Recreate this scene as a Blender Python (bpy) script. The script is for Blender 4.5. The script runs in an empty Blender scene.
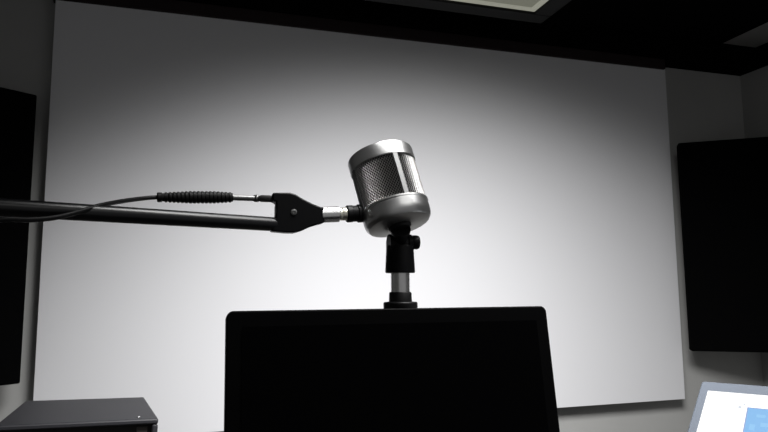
import bpy, bmesh, math
from mathutils import Vector, Matrix

S = bpy.context.scene
C = S.collection
PI = math.pi

# ------------------------------------------------------------------ camera (solved from the screen's four edges)
EYE = Vector((0, 0, 1.15))
FPX = 631.48
M = Matrix(((0.95611836, 0.02754184, 0.29168326),
            (-0.2928973, 0.11360416, 0.94937098),
            (-0.00698901, -0.99314427, 0.11668595)))   # columns: camera right, down, forward in world axes


def at(px, py, y):
    """point of the room on the vertical plane at distance y that the photo shows at (px, py)"""
    d = M @ Vector((px - 384, py - 216, FPX))
    return EYE + d * (y / d.y)


cam = bpy.data.cameras.new('camera')
co = bpy.data.objects.new('camera', cam)
C.objects.link(co)
r, d, f = (Vector(M.col[k]) for k in range(3))
mw = Matrix((r, -d, -f)).transposed().to_4x4()
mw.translation = EYE
co.matrix_world = mw
cam.sensor_width = 36
cam.lens = FPX / 768 * 36
cam.clip_start = 0.02
S.camera = co

# ------------------------------------------------------------------ materials


def mat(name, col, rough=0.5, metal=0.0, spec=0.5, noise=0.0, nscale=40, bump=0.0, bscale=200, emit=None, estr=0.0,
        aniso=None):
    m = bpy.data.materials.new(name)
    m.use_nodes = True
    nt = m.node_tree
    b = nt.nodes['Principled BSDF']
    b.inputs['Base Color'].default_value = (*col, 1)
    b.inputs['Roughness'].default_value = rough
    b.inputs['Metallic'].default_value = metal
    b.inputs['Specular IOR Level'].default_value = spec
    tc = nt.nodes.new('ShaderNodeTexCoord')
    if noise:
        n = nt.nodes.new('ShaderNodeTexNoise')
        n.inputs['Scale'].default_value = nscale
        n.inputs['Detail'].default_value = 4
        nt.links.new(tc.outputs['Object'], n.inputs['Vector'])
        mx = nt.nodes.new('ShaderNodeMix')
        mx.data_type = 'RGBA'
        mx.inputs[6].default_value = (*[c * (1 - noise) for c in col], 1)
        mx.inputs[7].default_value = (*[min(1, c * (1 + noise)) for c in col], 1)
        nt.links.new(n.outputs['Fac'], mx.inputs[0])
        nt.links.new(mx.outputs[2], b.inputs['Base Color'])
    if bump:
        n = nt.nodes.new('ShaderNodeTexNoise')
        n.inputs['Scale'].default_value = bscale
        n.inputs['Detail'].default_value = 3
        nt.links.new(tc.outputs['Object'], n.inputs['Vector'])
        bp = nt.nodes.new('ShaderNodeBump')
        bp.inputs['Strength'].default_value = bump
        bp.inputs['Distance'].default_value = 0.002
        nt.links.new(n.outputs['Fac'], bp.inputs['Height'])
        nt.links.new(bp.outputs['Normal'], b.inputs['Normal'])
    if emit:
        b.inputs['Emission Color'].default_value = (*emit, 1)
        b.inputs['Emission Strength'].default_value = estr
    return m


def brushed(name, col, rough, axis_scale):
    """satin metal with fine turned lines"""
    m = mat(name, col, rough, 1.0)
    nt = m.node_tree
    b = nt.nodes['Principled BSDF']
    tc = nt.nodes.new('ShaderNodeTexCoord')
    mp = nt.nodes.new('ShaderNodeMapping')
    mp.inputs['Scale'].default_value = axis_scale
    n = nt.nodes.new('ShaderNodeTexNoise')
    n.inputs['Scale'].default_value = 1.0
    n.inputs['Detail'].default_value = 5
    nt.links.new(tc.outputs['Object'], mp.inputs['Vector'])
    nt.links.new(mp.outputs['Vector'], n.inputs['Vector'])
    mr = nt.nodes.new('ShaderNodeMapRange')
    mr.inputs['To Min'].default_value = rough * 0.75
    mr.inputs['To Max'].default_value = rough * 1.3
    nt.links.new(n.outputs['Fac'], mr.inputs['Value'])
    nt.links.new(mr.outputs['Result'], b.inputs['Roughness'])
    return m


MT = dict(
    wall=mat('grey_wall_paint', (.47, .47, .46), .85, spec=.2, noise=.06, nscale=6, bump=.1),
    ceil=mat('grey_ceiling_paint', (.35, .345, .33), .9, spec=.1, noise=.05, nscale=5),
    floor=mat('dark_carpet', (.03, .03, .032), .95, spec=.1, noise=.3, nscale=80),
    black_felt=mat('black_felt', (.003, .003, .003), .95, spec=.02, noise=.2, nscale=60),
    foam=mat('black_acoustic_fabric', (.0022, .0022, .0024), .95, spec=.02, noise=.25, nscale=120, bump=.2, bscale=500),
    housing=mat('dark_brown_metal', (.03, .022, .023), .7, spec=.1, noise=.1),
    screen=mat('matte_white_screen_fabric', (.80, .80, .825), .95, spec=.05, noise=.006, nscale=3),
    plastic=mat('black_plastic', (.0035, .0035, .004), .42, spec=.08, noise=.1),
    rubber=mat('black_rubber', (.005, .005, .0055), .5, spec=.2, noise=.1),
    tube=mat('black_satin_enamel', (.004, .004, .005), .33, spec=.36, noise=.05),
    bezel=mat('black_bezel_plastic', (.0016, .0016, .0018), .5, spec=.03, noise=.1),
    glass=mat('black_glass_panel', (.0008, .0008, .001), .25, spec=.025, noise=.1),
    case=mat('black_powder_coat', (.022, .022, .026), .5, spec=.3, noise=.12, nscale=300),
    case_in=mat('black_front_panel', (.012, .011, .01), .5, spec=.3, noise=.1),
    slot=mat('brown_grey_slot', (.06, .05, .045), .5, noise=.1),
    chrome=mat('chrome', (.75, .75, .75), .27, 1.0),
    nickel=brushed('brushed_nickel', (.50, .50, .50), .32, (20, 20, 900)),
    bar=mat('satin_nickel_bar', (.16, .16, .16), .55, 1.0, noise=.05),
    wire=mat('grey_wire_mesh', (.29, .285, .28), .33, 1.0, noise=.2, nscale=300),
    core=mat('dark_foam_core', (.01, .01, .01), .9, spec=.1, noise=.2),
    brass=mat('pale_brass', (.80, .78, .68), .35, 1.0, noise=.05),
    steel=mat('grey_steel', (.14, .14, .14), .5, 1.0, noise=.05),
    desk=mat('dark_desk_laminate', (.02, .019, .018), .6, spec=.2, noise=.3, nscale=12),
    white_plastic=mat('silver_white_plastic', (.064, .074, .092), .5, spec=.2, noise=.03),
    lcd_white=mat('lit_white_display', (.02, .02, .02), .3, emit=(1, 1, 1), estr=1.25, noise=.1),
    lcd_blue=mat('lit_blue_window', (.02, .02, .02), .3, emit=(.17, .46, .84), estr=.9, noise=.1),
    lcd_pale=mat('lit_pale_blue', (.02, .02, .02), .3, emit=(.22, .53, .88), estr=.9, noise=.1),
    lcd_edge=mat('lit_lilac_edge', (.02, .02, .02), .3, emit=(.30, .40, .75), estr=.8, noise=.1),
    lcd_grey=mat('lit_grey_icon', (.02, .02, .02), .3, emit=(.62, .68, .76), estr=.9, noise=.1),
    diffuser=mat('cream_light_diffuser', (.10, .10, .085), .6, emit=(.80, .80, .62), estr=.15, noise=.05),
    diff_frame=mat('cream_light_trim', (.10, .10, .085), .6, emit=(.80, .80, .66), estr=.30, noise=.05),
    lamp_frame=mat('charcoal_light_housing', (.004, .0042, .004), .6, spec=.2, noise=.1),
)

# ------------------------------------------------------------------ mesh helpers


def obj(name, bm, m, parent=None, smooth=True, bevel=0.0, seg=2, angle=35):
    me = bpy.data.meshes.new(name)
    bmesh.ops.recalc_face_normals(bm, faces=bm.faces)
    bm.to_mesh(me)
    bm.free()
    me.materials.append(m)
    o = bpy.data.objects.new(name, me)
    C.objects.link(o)
    if smooth:
        for p in me.polygons:
            p.use_smooth = True
        try:
            me.set_sharp_from_angle(angle=math.radians(angle))
        except Exception:
            pass
    if bevel:
        b = o.modifiers.new('bevel', 'BEVEL')
        b.width = bevel
        b.segments = seg
        b.limit_method = 'ANGLE'
        b.angle_limit = math.radians(35)
        w = o.modifiers.new('wn', 'WEIGHTED_NORMAL')
        w.keep_sharp = True
    if parent:
        o.parent = parent
    return o


def thing(name, label, cat, loc=(0, 0, 0), rot=None, group=None):
    o = bpy.data.objects.new(name, None)
    o.empty_display_size = .05
    C.objects.link(o)
    if rot is not None:
        o.matrix_world = Matrix.Translation(loc) @ rot.to_4x4()
    else:
        o.location = loc
    tag(o, label, cat, group)
    return o


def tag(o, label, cat, group=None):
    o['label'] = label
    o['category'] = cat
    if group:
        o['group'] = group
    return o


def struct(o):
    o['kind'] = 'structure'
    return o


def add_box(bm, lo, hi, mw=None):
    r = bmesh.ops.create_cube(bm, size=1)
    lo, hi = Vector(lo), Vector(hi)
    for v in r['verts']:
        v.co = Vector([(lo[k] + hi[k]) / 2 + v.co[k] * (hi[k] - lo[k]) for k in range(3)])
        if mw is not None:
            v.co = mw @ v.co
    return bm


def bx(lo, hi, mw=None):
    return add_box(bmesh.new(), lo, hi, mw)


def lathe(prof, n=48, mw=None, bm=None):
    """prof: list of (radius, z); closed at the axis where the radius is 0"""
    bm = bm or bmesh.new()
    rings = []
    for (rr, z) in prof:
        if rr <= 1e-7:
            rings.append([bm.verts.new((0, 0, z))])
        else:
            rings.append([bm.verts.new((rr * math.cos(2 * PI * k / n), rr * math.sin(2 * PI * k / n), z))
                          for k in range(n)])
    for a, b in zip(rings, rings[1:]):
        for k in range(n):
            q = (k + 1) % n
            if len(a) == 1 and len(b) == 1:
                continue
            if len(a) == 1:
                bm.faces.new((a[0], b[q], b[k]))
            elif len(b) == 1:
                bm.faces.new((a[k], a[q], b[0]))
            else:
                bm.faces.new((a[k], a[q], b[q], b[k]))
    if mw is not None:
        for v in bm.verts:
            v.co = mw @ v.co
    return bm


def frame_along(a, b):
    """matrix that takes local z from a towards b"""
    a, b = Vector(a), Vector(b)
    z = (b - a).normalized()
    q = z.to_track_quat('Z', 'Y')
    m = q.to_matrix().to_4x4()
    m.translation = a
    return m


def rod(a, b, rr, n=32, ch=0.0006):
    L = (Vector(b) - Vector(a)).length
    return lathe([(0, 0), (rr - ch, 0), (rr, ch), (rr, L - ch), (rr - ch, L), (0, L)], n, frame_along(a, b))


def tube_path(pts, rr, n=14, sub=8):
    """smooth round cable through the points"""
    P = [Vector(p) for p in pts]
    Q = []
    for i in range(len(P) - 1):
        p0, p1, p2, p3 = P[max(i - 1, 0)], P[i], P[i + 1], P[min(i + 2, len(P) - 1)]
        for k in range(sub):
            t = k / sub
            Q.append(.5 * ((2 * p1) + (p2 - p0) * t + (2 * p0 - 5 * p1 + 4 * p2 - p3) * t * t
                           + (3 * p1 - p0 - 3 * p2 + p3) * t ** 3))
    Q.append(P[-1])
    bm = bmesh.new()
    rings = []
    up = Vector((0, 0, 1))
    for i, q in enumerate(Q):
        t = (Q[min(i + 1, len(Q) - 1)] - Q[max(i - 1, 0)]).normalized()
        u = up - t * up.dot(t)
        if u.length < 1e-3:
            u = Vector((1, 0, 0)) - t * t.x
        u.normalize()
        up = u
        w = t.cross(u)
        rings.append([bm.verts.new(q + (u * math.cos(2 * PI * k / n) + w * math.sin(2 * PI * k / n)) * rr)
                      for k in range(n)])
    for a, b in zip(rings, rings[1:]):
        for k in range(n):
            bm.faces.new((a[k], a[(k + 1) % n], b[(k + 1) % n], b[k]))
    bm.faces.new(rings[0])
    bm.faces.new(rings[-1])
    return bm


def prism(poly, u, v, w, origin, t):
    """polygon in the (u, v) plane given in metres, thickness t centred along w"""
    bm = bmesh.new()
    o = Vector(origin)
    a = [bm.verts.new(o + u * p[0] + v * p[1] - w * t / 2) for p in poly]
    b = [bm.verts.new(o + u * p[0] + v * p[1] + w * t / 2) for p in poly]
    bm.faces.new(a)
    bm.faces.new(b[::-1])
    for k in range(len(poly)):
        q = (k + 1) % len(poly)
        bm.faces.new((a[k], a[q], b[q], b[k]))
    return bm


def rrect(w, h, rad, n=6):
    out = []
    for cx, cy, a0 in ((w / 2 - rad, h / 2 - rad, 0), (-w / 2 + rad, h / 2 - rad, 90),
                       (-w / 2 + rad, -h / 2 + rad, 180), (w / 2 - rad, -h / 2 + rad, 270)):
        for k in range(n + 1):
            a = math.radians(a0 + 90 * k / n)
            out.append((cx + rad * math.cos(a), cy + rad * math.sin(a)))
    return out


# ------------------------------------------------------------------ the room
WY, RX, LX, CZ = 2.51, 2.728, -1.03, 2.36
VZ = 2.25                                     # underside of the black band above the screen
FY = -1.2
struct(obj('wall_back', bx((LX - .1, WY, 0), (RX + .1, WY + .1, CZ)), MT['wall'], smooth=False))
struct(obj('wall_right', bx((RX, FY, 0), (RX + .1, WY, CZ)), MT['wall'], smooth=False))
struct(obj('wall_left', bx((LX - .1, FY, 0), (LX, WY, CZ)), MT['wall'], smooth=False))
struct(obj('floor', bx((LX - .1, FY, -.1), (RX + .1, WY + .1, 0)), MT['floor'], smooth=False))
struct(obj('ceiling', bx((LX - .1, FY, CZ), (RX + .1, WY + .1, CZ + .1)), MT['ceil'], smooth=False))
struct(obj('trim_1', bx((LX, WY - .115, VZ), (RX, WY, CZ)), MT['black_felt'], smooth=False))       # band over the screen
struct(obj('trim_2', bx((RX - .012, FY, VZ), (RX, WY - .115, CZ)), MT['black_felt'], smooth=False))  # band on the right wall

cp = obj('ceiling_panel', bx((LX + .02, FY + .1, CZ - .022), (2.465, WY - .118, CZ)), MT['foam'], bevel=.004)
tag(cp, 'large flat black acoustic panel covering the ceiling above the white screen', 'ceiling panel')

# ------------------------------------------------------------------ projection screen
SX0, SX1, SY, SZ0, SZ1 = -.4905, 2.1755, 2.4255, .6475, 2.2
ps = thing('projection_screen', 'large blank white projection screen hanging on the back wall behind the microphone',
           'screen', ((SX0 + SX1) / 2, SY, SZ0))
inv = ps.matrix_basis.inverted()
obj('screen_surface', bx((SX0, SY, SZ0), (SX1, SY + .006, SZ1 + .004), inv), MT['screen'], ps, bevel=.001)
hd = obj('screen_housing', bx((SX0 - .012, SY - .012, SZ1), (SX1 - .006, SY + .036, VZ), inv), MT['housing'], ps, bevel=.004)
hd['label'] = 'dark narrow housing along the top of the screen'

# ------------------------------------------------------------------ corner acoustic panels


def bass_trap(x, y, z0, z1, ang, w, sgn, label):
    """front edge nearest the screen at (x, y); runs away from the screen towards the camera"""
    t = .085
    q = thing('acoustic_panel', label, 'acoustic panel', (x, y, z0), group=None)
    u = Vector((sgn * math.cos(ang), -math.sin(ang), 0))
    nrm = Vector((sgn * math.sin(ang), math.cos(ang), 0))       # towards the corner
    mw = Matrix((u, nrm, Vector((0, 0, 1)))).transposed().to_4x4()
    obj('fabric_panel', bx((0, 0, 0), (w, t * .75, z1 - z0), mw), MT['foam'], q, bevel=.006)
    obj('back_frame', bx((.012, t * .75, .012), (w - .012, t, z1 - z0 - .012), mw), MT['case_in'], q, bevel=.002)
    return q


bass_trap(2.158, 2.352, .869, 1.822, math.radians(35), .50, 1,
          'black acoustic panel across the corner right of the white screen')
bass_trap(-.513, 2.345, .858, 1.820, math.radians(35), .50, -1,
          'black acoustic panel left of the white screen, behind the boom arm')

# ------------------------------------------------------------------ ceiling light in the dark frame
LZ = 2.22
cx1, cy1 = 1.250, 2.064
cl = thing('ceiling_light', 'dim cream ceiling light panel in a black frame above the screen top', 'ceiling light',
           (cx1 - .3, cy1 - .3, LZ))
inv = cl.matrix_basis.inverted()
x0, y0 = cx1 - .6, cy1 - .6
fr = .072
bm = bmesh.new()
add_box(bm, (x0 - fr, cy1, LZ - .012), (cx1 + fr, cy1 + fr, LZ + .03), inv)
add_box(bm, (x0 - fr, y0 - fr, LZ - .012), (cx1 + fr, y0, LZ + .03), inv)
add_box(bm, (x0 - fr, y0, LZ - .012), (x0, cy1, LZ + .03), inv)
add_box(bm, (cx1, y0, LZ - .012), (cx1 + fr, cy1, LZ + .03), inv)
lf = obj('light_frame', bm, MT['lamp_frame'], cl, bevel=.003)
bm = bmesh.new()
g = .022
z0, z1 = LZ - .003, LZ + .014
add_box(bm, (x0, cy1 - g, z0), (cx1, cy1, z1), inv)
add_box(bm, (x0, y0, z0), (cx1, y0 + g, z1), inv)
add_box(bm, (x0, y0 + g, z0), (x0 + g, cy1 - g, z1), inv)
add_box(bm, (cx1 - g, y0 + g, z0), (cx1, cy1 - g, z1), inv)
obj('diffuser_trim', bm, MT['diff_frame'], cl, bevel=.002)
g += .006
obj('diffuser', bx((x0 + g, y0 + g, z0 + .002), (cx1 - g, cy1 - g, z1), inv), MT['diffuser'], cl, bevel=.001)
obj('housing', bx((x0 - .02, y0 - .02, LZ + .015), (cx1 + .02, cy1 + .02, CZ - .022), inv), MT['lamp_frame'], cl, bevel=.003)
hp = at(568, 3, cy1 + .02)
hk = obj('hanger_clip', lathe([(0, 0), (.004, .001), (.0055, .004), (.0055, .012), (.003, .016), (.003, CZ - .022 - LZ - .02),
                               (0, CZ - .022 - LZ - .02)], 16,
                              inv @ Matrix.Translation((cx1 + fr + .012, cy1 + .0, LZ + .02))), MT['steel'], lf)
obj('hanger_arm', bx((cx1 + fr - .01, cy1 - .006, LZ + .022), (cx1 + fr + .014, cy1 + .006, LZ + .027), inv), MT['lamp_frame'], lf)

# ------------------------------------------------------------------ desk (carries everything in the foreground)
DZ = .70
dk = thing('desk', 'dark desk under the monitor and microphone stand', 'desk', (.2, .85, 0))
inv = dk.matrix_basis.inverted()
obj('desktop', bx((-.75, .12, DZ - .03), (1.35, 1.60, DZ), inv), MT['desk'], dk, bevel=.003)
for lx in (-.70, 1.30):
    for ly in (.18, 1.54):
        obj('leg', bx((lx - .03, ly - .03, 0), (lx + .03, ly + .03, DZ - .03), inv), MT['plastic'], dk, bevel=.003)

# ------------------------------------------------------------------ monitor (leaning back, switched off)
pL, pR = at(226.5, 309.5, .60), at(546, 307, .60)
W = pR.x - pL.x
lean = math.radians(8.5)
topc = (pL + pR) / 2
MH = .212
rx = Matrix.Rotation(-lean, 3, 'X')            # top edge leans away from the camera
mo = thing('monitor', 'black switched-off monitor in the centre foreground, below the microphone', 'monitor')
rot = rx.to_4x4()
rot.translation = topc
U, V_, N = Vector((1, 0, 0)), rx @ Vector((0, 0, 1)), rx @ Vector((0, 1, 0))
cen = topc - V_ * (MH / 2)
obj('bezel', prism(rrect(W, MH, .0065), U, V_, N, cen + N * .009, .018), MT['bezel'], mo, bevel=.0015)
obj('display', prism(rrect(W - .028, MH - .03, .001, 2), U, V_, N, cen - N * .0002, .0016), MT['glass'], mo)
fc = Vector((cen.x, .545, DZ))
obj('foot', prism(rrect(.20, .15, .03), Vector((1, 0, 0)), Vector((0, 1, 0)), Vector((0, 0, 1)), fc + Vector((0, .01, .006)), .012),
    MT['bezel'], mo, bevel=.002)
nb = cen + N * .018 - V_ * .03
bm = bmesh.new()
obj('neck', prism([(-.02, 0), (.02, 0), (.02, .22), (-.02, .22)], Vector((1, 0, 0)),
                  (nb - (fc + Vector((0, .03, .006)))).normalized(), Vector((0, 1, 0)),
                  fc + Vector((0, .03, .006)), .014), MT['bezel'], mo, bevel=.002)

# ------------------------------------------------------------------ microphone
MY = .72
K = (at(389, 188, MY) - EYE).dot(f) / FPX       # metres per pixel at the microphone
tl, el = math.radians(15.5), math.radians(20)
ax_c = Vector((-math.sin(tl) * math.cos(el), -math.cos(tl) * math.cos(el), math.sin(el)))
ax = (M @ ax_c).normalized()
R = 33.8 * K
HM = 78 * K
mc = at(389.5, 190.4, MY)
zx = ax
toc = (EYE - mc).normalized()
xx = (toc - ax * toc.dot(ax)).normalized()      # local x faces the camera
yx = zx.cross(xx)
rot = Matrix((xx, yx, zx)).transposed()
mi = thing('microphone', 'silver round-bodied microphone with dark mesh grille, tilted on its black stand', 'microphone',
           mc - ax * (HM / 2), rot)
zc, zr = .25 * HM, .815 * HM                    # top of the cup, bottom of the ring
cup = obj('body_cup', lathe([(0, .0), (R * .80, .0), (R * .90, .0010), (R * .965, .0042), (R * .992, .008), (R, .012), (R, zc - .0025),
                       (R * 1.012, zc - .002), (R * 1.012, zc), (R * .99, zc + .0006), (R * .93, zc), (R * .93, zc - .004), (0, zc - .004)],
                      96), MT['nickel'], mi, angle=28)
obj('top_ring', lathe([(0, zr + .004), (R * .92, zr + .004), (R * .92, zr), (R * .985, zr - .0004), (R, zr + .0006), (R, HM - .003),
                       (R * .985, HM - .0008), (R * .955, HM), (0, HM)], 96), MT['nickel'], mi, angle=28)
# woven wire grille
bm = bmesh.new()
na, nz = 74, 13
Rg = R * .955
rows = []
for j in range(2 * nz + 1):
    z = zc - .003 + (zr - zc + .006) * j / (2 * nz)
    off = .5 * (j % 2)
    rows.append([bm.verts.new((Rg * math.cos(2 * PI * (k + off) / na), Rg * math.sin(2 * PI * (k + off) / na), z)) for k in range(na)])
for j in range(0, 2 * nz - 1):
    for k in range(na):
        a = rows[j][k]
        o = j % 2
        b = rows[j + 1][(k + o) % na]
        c = rows[j + 2][k]
        e = rows[j + 1][(k + o - 1) % na]
        bm.faces.new((a, b, c, e))
gr = obj('grille', bm, MT['wire'], mi, smooth=False)
wf = gr.modifiers.new('wire', 'WIREFRAME')
wf.thickness = (.00115)
wf.use_even_offset = False
wf.use_boundary = False
cr = obj('inner_lining', lathe([(0, zc - .004), (R * .90, zc - .004), (R * .90, zr + .004), (0, zr + .004)], 64), MT['core'], mi)
for k in range(4):
    a = math.radians(27 + 90 * k)
    mw = Matrix.Rotation(a, 4, 'Z')
    obj('vertical_bar', bx((R * .93, -.0034, zc - .003), (R * .992, .0034, zr + .003), mw), MT['bar'], mi, bevel=.0008)
obj('base_plate', lathe([(0, -.004), (R * .30, -.004), (R * .34, -.002), (R * .34, .001), (0, .001)], 40), MT['rubber'], cup)

# ------------------------------------------------------------------ microphone stand
mb = mc - ax * (HM / 2 + .004)                   # underside of the microphone
sp = at(400.3, 285, MY)
SXp = sp.x
zz = lambda py: at(401, py, MY).z
ms = thing('microphone_stand', 'upright microphone stand with chrome tube and black swivel clip behind the monitor', 'stand',
           (SXp, MY, DZ))
inv = ms.matrix_basis.inverted()
obj('base', lathe([(0, 0), (.078, 0), (.08, .002), (.08, .010), (.075, .014), (.02, .018), (.016, .03), (0, .03)], 56), MT['tube'], ms)
T = lambda z: Matrix.Translation((0, 0, z - DZ))
obj('pole', lathe([(0, 0), (.0095, 0), (.0095, zz(306) - DZ), (0, zz(306) - DZ)], 32, T(DZ + .02 - .0)), MT['tube'], ms)
zf, zm, zt = zz(309), zz(302), zz(292)
obj('clutch', lathe([(0, zf - DZ), (16.3 * K, zf - DZ), (16.8 * K, zf - DZ + .001), (16.8 * K, zm - DZ - .001), (16 * K, zm - DZ),
                     (11.4 * K, zm - DZ + .0006), (11 * K, zt - DZ - .001), (10.4 * K, zt - DZ), (0, zt - DZ)], 40), MT['rubber'], ms)
obj('upper_tube', lathe([(0, 0), (9.3 * K, 0), (9.3 * K, zz(268) - zt + .002), (0, zz(268) - zt + .002)], 40, T(zt - .002)), MT['chrome'], ms)
# swivel clip: socket that grips the tube, two cheeks, knuckle under the microphone, thumb screw
zs0, zs1 = zz(273), zz(245.5)
clip = obj('clip_socket', lathe([(0, zs0 - DZ), (14.0 * K, zs0 - DZ), (14.8 * K, zs0 - DZ + .001), (13.6 * K, zs1 - DZ - .002), (12.8 * K, zs1 - DZ), (0, zs1 - DZ)], 40),
    MT['plastic'], ms)
knz = zz(243)
for s in (-1, 1):
    bm = bmesh.new()
    x0c = s * 9.3 * K
    poly = [(-.0105, zs1 - .006 - DZ), (.0105, zs1 - .006 - DZ), (.0105, knz - DZ)]
    for k in range(1, 12):
        a = PI * k / 12
        poly.append((.0105 * math.cos(a), knz - DZ + .0105 * math.sin(a)))
    poly.append((-.0105, knz - DZ))
    obj('clip_cheek', prism(poly, Vector((0, 1, 0)), Vector((0, 0, 1)), Vector((1, 0, 0)), (x0c, 0, 0), 5.2 * K), MT['plastic'], clip, bevel=.001)
kn = Vector((SXp, MY, knz))
bm = rod(kn - Vector((6.6 * K, 0, 0)), kn + Vector((6.6 * K, 0, 0)), .0100)
for v in bm.verts:
    v.co = inv @ v.co
obj('knuckle', bm, MT['rubber'], ms)
L = (mb - kn).length
bm = lathe([(0, 0), (.0086, 0), (.0095, L * .6), (.0118, L * .8), (.0122, L - .0003), (0, L - .0003)], 32, frame_along(kn, mb))
for v in bm.verts:
    v.co = inv @ v.co
obj('mount_neck', bm, MT['rubber'], ms)
kb = kn - Vector((0, 0, -.001))
bm = lathe([(0, 0), (.006, 0), (.0082, .0012), (.0086, .003), (.0086, .0075), (.0078, .0095), (.005, .0106), (0, .0108)], 28,
           frame_along(kb + Vector((11.6 * K, 0, 0)), kb + Vector((30 * K, 0, 0))))
for v in bm.verts:
    v.co = inv @ v.co
obj('thumb_screw', bm, MT['plastic'], clip)

# ------------------------------------------------------------------ boom arm
ba = thing('boom_arm', 'black boom arm reaching in from the left to the side of the microphone', 'boom arm', (-.42, .30, DZ))
inv = ba.matrix_basis.inverted()


def w2l(bm):
    for v in bm.verts:
        v.co = inv @ v.co
    return bm


tR = at(276, 224.4, MY)
dR = (tR - EYE).dot(f)
d0 = dR * .76
ray0 = M @ Vector((0 - 384, 207.3 - 216, FPX))
tL = EYE + ray0 * (d0 / FPX)
tdir = (tL - tR).normalized()
tE = tL + tdir * .26
obj('arm_tube', w2l(rod(tE, tR, 6.6 * K, 40)), MT['tube'], ba)
# bracket (plate in the vertical plane through the arm)
px2 = lambda a, b: ((a - 276) * K * 1.02, -(b - 224.4) * K)
outline = [(272, 195.2), (288, 194.6), (293, 196), (300, 200.2), (309, 204.4), (316, 207.0), (320, 208.0), (320.5, 222.2), (315, 223.8),
           (308, 226), (299, 230.4), (292, 232.4), (284, 232.4), (271, 231.4), (271, 219.4), (275, 219.2), (275.2, 204), (272, 203.2)]
Xd, Zd, Yd = Vector((1, 0, 0)), Vector((0, 0, 1)), Vector((0, 1, 0))
hbk = obj('head_bracket', w2l(prism([px2(*p) for p in outline], Xd, Zd, Yd, tR, .0165)), MT['plastic'], ba, bevel=.0016)
sc = at(294, 212, MY - .009)
bm = lathe([(0, 0), (2.6 * K, 0), (3.0 * K, .0006), (2.8 * K, .0014), (1.5 * K, .0018), (1.3 * K, .0012), (0, .0011)], 24,
           frame_along(sc + Vector((0, .0012, 0)), sc - Vector((0, .02, 0))))
obj('bracket_screw', w2l(bm), MT['steel'], hbk)['label'] = 'small round steel screw head'
a0, a1 = at(321, 215, MY), at(365.5, 213.2, MY)
fa = frame_along(a0, a1)
L = (a1 - a0).length
e = lambda px: (px - 321) * K
adp = obj('adapter', w2l(lathe([(0, 0), (7.4 * K, 0), (7.7 * K, .0004), (7.7 * K, e(338)), (7.2 * K, e(338.5)), (5.9 * K, e(338.6)),
                          (5.9 * K, e(348)), (0, e(348))], 36, fa)), MT['chrome'], ba)
adp['label'] = 'bright chrome threaded adapter'
obj('adapter_band', w2l(lathe([(0, e(339.3)), (6.3 * K, e(339.3)), (6.3 * K, e(341)), (5.9 * K, e(341.6)), (6.4 * K, e(342.4)), (6.4 * K, e(346)), (0, e(346))], 36, fa)),
    MT['brass'], adp)
obj('side_connector', w2l(lathe([(0, e(346)), (7.6 * K, e(346)), (8.4 * K, e(347)), (8.4 * K, e(352)), (7.9 * K, e(352.6)), (7.9 * K, e(357)),
                                 (9.0 * K, e(357.6)), (9.0 * K, e(362)), (8.0 * K, e(366)), (0, e(366))], 36, fa)), MT['rubber'], ba)
# the joint and post out of the picture on the left
obj('joint', w2l(lathe([(0, -.02), (.017, -.02), (.018, -.019), (.018, .019), (.017, .02), (0, .02)], 32,
                       Matrix.Translation(tE) @ Matrix.Rotation(PI / 2, 4, 'X'))), MT['plastic'], ba)
obj('post', w2l(rod((tE.x, tE.y, DZ + .02), tE - Vector((0, 0, .012)), .012)), MT['tube'], ba)
obj('desk_clamp', w2l(bx((tE.x - .03, tE.y - .03, DZ), (tE.x + .03, tE.y + .03, DZ + .028))), MT['plastic'], ba, bevel=.003)

# ------------------------------------------------------------------ cable with its ribbed grip


def atd(px, py, dd):
    v = M @ Vector((px - 384, py - 216, FPX))
    return EYE + v * (dd / FPX)


cb = thing('audio_cable', 'black cable with ribbed grip and steel plug running along the boom arm', 'cable', tuple(at(157, 197, MY)))
inv = cb.matrix_basis.inverted()
pts = [(-90, 250, .50), (-45, 226, .505), (0, 219.6, .515), (30, 219.8, .535), (55, 217.6, .555), (80, 211.6, .578), (100, 205.6, .60), (120, 201.6, .632),
       (140, 198.8, .665), (152, 197.6, .68), (162, 197.2, .69)]
P3 = [atd(*p) for p in pts]
P3 = [Vector((P3[0].x - .05, P3[0].y - .01, DZ + .0035)), Vector((P3[0].x - .02, P3[0].y, 1.0))] + P3
obj('cord', w2l(tube_path(P3, .00235)), MT['rubber'], cb)
g0, g1 = atd(157, 197.3, .685), atd(233, 197.4, .715)
fa = frame_along(g0, g1)
L = (g1 - g0).length
kk = L / 76
prof = [(0, 0), (4.4 * kk, 0), (5.0 * kk, .8 * kk), (5.0 * kk, 4.5 * kk), (4.2 * kk, 5.2 * kk), (4.3 * kk, 6.2 * kk)]
for i in range(17):
    s = (7 + i * 4) * kk
    big = (5.2 + 1.3 * min(1, i / 6)) * kk
    if i > 12:
        big = (6.5 - .25 * (i - 12)) * kk
    prof += [(big - .9 * kk, s), (big, s + .8 * kk), (big, s + 2.6 * kk), (big - .9 * kk, s + 3.4 * kk)]
prof += [(4.5 * kk, 75.6 * kk), (0, 76 * kk)]
obj('ribbed_grip', w2l(lathe(prof, 32, fa)), MT['rubber'], cb)
q0, q1, q2 = atd(232, 197.6, .715), atd(256, 198.4, .728), atd(272.6, 198.9, (at(272, 199, MY) - EYE).dot(f))
obj('plug_shaft', w2l(rod(q0, q1, 2.7 * K)), MT['steel'], cb)
fb = frame_along(q1 - (q2 - q1) * .12, q2)
Lb = (q2 - q1).length * 1.12
obj('plug_barrel', w2l(lathe([(0, 0), (2.8 * K, 0), (3.5 * K, .0012), (3.5 * K, Lb * .22), (2.7 * K, Lb * .27), (2.7 * K, Lb * .33), (3.3 * K, Lb * .38),
                              (3.3 * K, Lb), (0, Lb)], 28, fb)), MT['steel'], cb)

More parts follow.
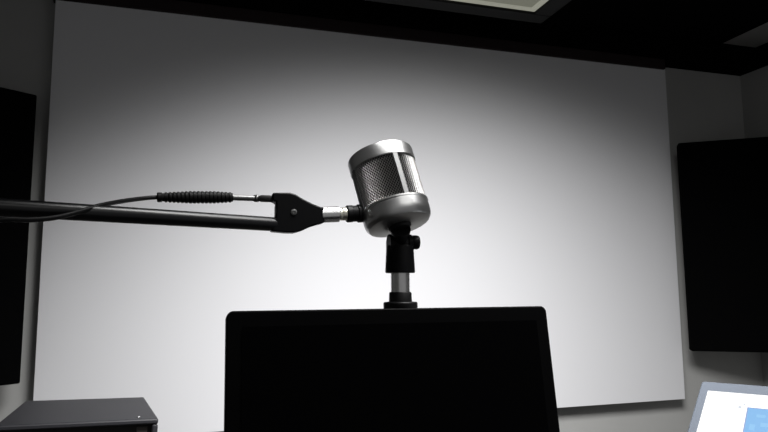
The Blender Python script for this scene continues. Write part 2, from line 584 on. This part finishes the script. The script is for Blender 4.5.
# ------------------------------------------------------------------ equipment case, lower left
BY = 1.2
b1 = at(158.5, 418.3, BY)
dx_ = (M @ Vector((104 - 384, 338 - 216, FPX))).normalized()                 # depth of the case: turned a little left, tipped forward
nf = (M @ Vector((0 - 384, 425.5 - 216, FPX))).cross(M @ Vector((158.5 - 384, 418.3 - 216, FPX)))
wx_ = dx_.cross(nf).normalized()
if wx_.x < 0:
    wx_ = -wx_
ux_ = wx_.cross(dx_).normalized()
rb = Matrix((wx_, dx_, ux_)).transposed()
dl = M @ Vector((-6 - 384, 426 - 216, FPX))
tn = (b1 - EYE).dot(ux_) / dl.dot(ux_)
BW = (b1 - (EYE + dl * tn)).dot(wx_)
org = b1 - wx_ * BW
d2 = M @ Vector((145 - 384, 397 - 216, FPX))
BL_ = (EYE + d2 * ((b1 - EYE).dot(ux_) / d2.dot(ux_)) - b1).dot(dx_)
BH = org.z - DZ - .018
eb = thing('equipment_case', 'black metal equipment case with recessed front panel below the boom arm', 'equipment case', org, rb)
bm = bmesh.new()
t = .010
add_box(bm, (0, 0, -t), (BW, BL_, 0))
add_box(bm, (0, 0, -BH), (BW, BL_, -BH + t))
add_box(bm, (0, 0, -BH + t), (t, BL_, -t))
add_box(bm, (BW - t, 0, -BH + t), (BW, BL_, -t))
add_box(bm, (t, BL_ - t, -BH + t), (BW - t, BL_, -t))
obj('case_shell', bm, MT['case'], eb, bevel=.003)
obj('front_panel', bx((t, .014, -BH + t), (BW - t, .024, -t)), MT['case_in'], eb, bevel=.001)
obj('drive_slot', bx((.08, .010, -.030), (BW - .045, .0145, -.0225)), MT['slot'], eb, bevel=.0008)
obj('front_label', bx((BW - .034, .0125, -.034), (BW - .016, .0142, -.014)), MT['slot'], eb, bevel=.0004)
obj('indicator', lathe([(0, 0), (.0030, 0), (.0026, .0012), (0, .0016)], 16, Matrix.Translation((BW - .031, .035, 0))), MT['chrome'], eb)
for fx in (.03, BW - .03):
    for fy in (.03, BL_ - .03):
        top = org + rb @ Vector((fx, fy, -BH))
        L = top.z - DZ
        if L > .002:
            obj('foot', lathe([(0, -L), (.012, -L), (.012, .004), (0, .004)], 24,
                              rb.to_4x4().inverted() @ Matrix.Translation(top - org)), MT['rubber'], eb)

# ------------------------------------------------------------------ touchscreen on its stand, lower right
P0 = at(702, 381, .75)
u = Vector((0.56876202, -0.82250214, 0))
v = Vector((-.72804083, -.50344182, -.4652987))
v = (v - u * u.dot(v)).normalized()
n = u.cross(v).normalized()
if n.z < 0:
    n = -n
TW, TH, TT = .36, .25, .012
rt = Matrix((u, -v, u.cross(-v))).transposed()
ts = thing('touchscreen', 'bright white touchscreen in a pale silver frame tilted up at the right', 'screen', P0, rt)


def on_plane(px, py):
    d_ = M @ Vector((px - 384, py - 216, FPX))
    k_ = (P0 - EYE).dot(n) / d_.dot(n)
    w_ = EYE + d_ * k_ - P0
    return w_.dot(u), w_.dot(-v)


nz_ = u.cross(-v)
sg = 1 if nz_.dot(n) > 0 else -1
obj('frame', prism([(p[0] + TW / 2, p[1] - TH / 2) for p in rrect(TW, TH, .004, 4)], Vector((1, 0, 0)), Vector((0, 1, 0)), Vector((0, 0, 1)),
                   (0, 0, -sg * TT / 2), TT), MT['white_plastic'], ts, bevel=.0015)
ix, iy = on_plane(708, 391)
dsp = obj('display', bx((ix, -TH + .03, 0), (TW - ix, iy, sg * .0006)), MT['lcd_white'], ts, smooth=False)
wx, wy = on_plane(748.5, 408.5)
win = obj('blue_window', bx((wx, wy - .085, sg * .0006), (min(wx + .13, TW - ix - .01), wy, sg * .0009)), MT['lcd_blue'], dsp, smooth=False)
win['label'] = 'lit blue window on the white display'
obj('window_edge', bx((wx - .0014, wy - .087, sg * .0006), (min(wx + .13, TW - ix - .01) + .001, wy + .0016, sg * .0008)), MT['lcd_edge'], dsp, smooth=False)
for (a, b, w_, h_) in ((761, 417, .010, .006), (752, 428, .006, .012), (766, 426, .012, .008)):
    q = on_plane(a, b)
    obj('window_icon', bx((q[0] - w_ / 2, q[1] - h_ / 2, sg * .0009), (q[0] + w_ / 2, q[1] + h_ / 2, sg * .0011)), MT['lcd_pale'], dsp, smooth=False)
for (a, b, w_, h_) in ((740, 407.5, .004, .004), (744.5, 405.2, .0028, .0028)):
    q = on_plane(a, b)
    obj('icon', bx((q[0] - w_ / 2, q[1] - h_ / 2, sg * .0006), (q[0] + w_ / 2, q[1] + h_ / 2, sg * .0008)), MT['lcd_grey'], dsp, smooth=False)
ctr = P0 + u * TW / 2 + v * TH * .55
irt = Matrix.Translation(P0) @ rt.to_4x4()
bm = bmesh.new()
hb = Vector((ctr.x, ctr.y, DZ))
add_box(bm, (hb.x - .07, hb.y - .07, DZ), (hb.x + .07, hb.y + .07, DZ + .012))
add_box(bm, (hb.x - .02, hb.y - .02, DZ + .010), (hb.x + .02, hb.y + .02, ctr.z - TT - .004))
for vv in bm.verts:
    vv.co = irt.inverted() @ vv.co
obj('stand', bm, MT['white_plastic'], ts, bevel=.003)

# ------------------------------------------------------------------ light
w = bpy.data.worlds.new('world')
S.world = w
w.use_nodes = True
bg = w.node_tree.nodes['Background']
bg.inputs['Color'].default_value = (1, 1, 1, 1)
bg.inputs['Strength'].default_value = .21


def area(name, loc, aim, sx, sy, power, spread, col=(1, 1, 1)):
    l = bpy.data.lights.new(name, 'AREA')
    l.shape = 'RECTANGLE'
    l.size, l.size_y = sx, sy
    l.energy = power
    l.spread = spread
    l.color = col
    o = bpy.data.objects.new(name, l)
    C.objects.link(o)
    o.location = loc
    dirv = (Vector(aim) - Vector(loc)).normalized()
    o.rotation_euler = dirv.to_track_quat('-Z', 'Y').to_euler()
    return o


area('screen_wash_light', (.561, .62, 2.003), (.957, 2.4255, -.477), .829, .55, 32.3, 1.895, (1, .995, .985))
area('rear_fill_light', (.75, -.85, 2.33), (.75, -.85, 0), 1.2, .5, 4.8, 3.1, (1, 1, .97))  # unseen fill, added behind the camera to brighten the microphone metal and its ring

S.view_settings.view_transform = 'Standard'
S.view_settings.look = 'None'
S.view_settings.gamma = 1
S.view_settings.use_curve_mapping = False
S.view_settings.exposure = 0
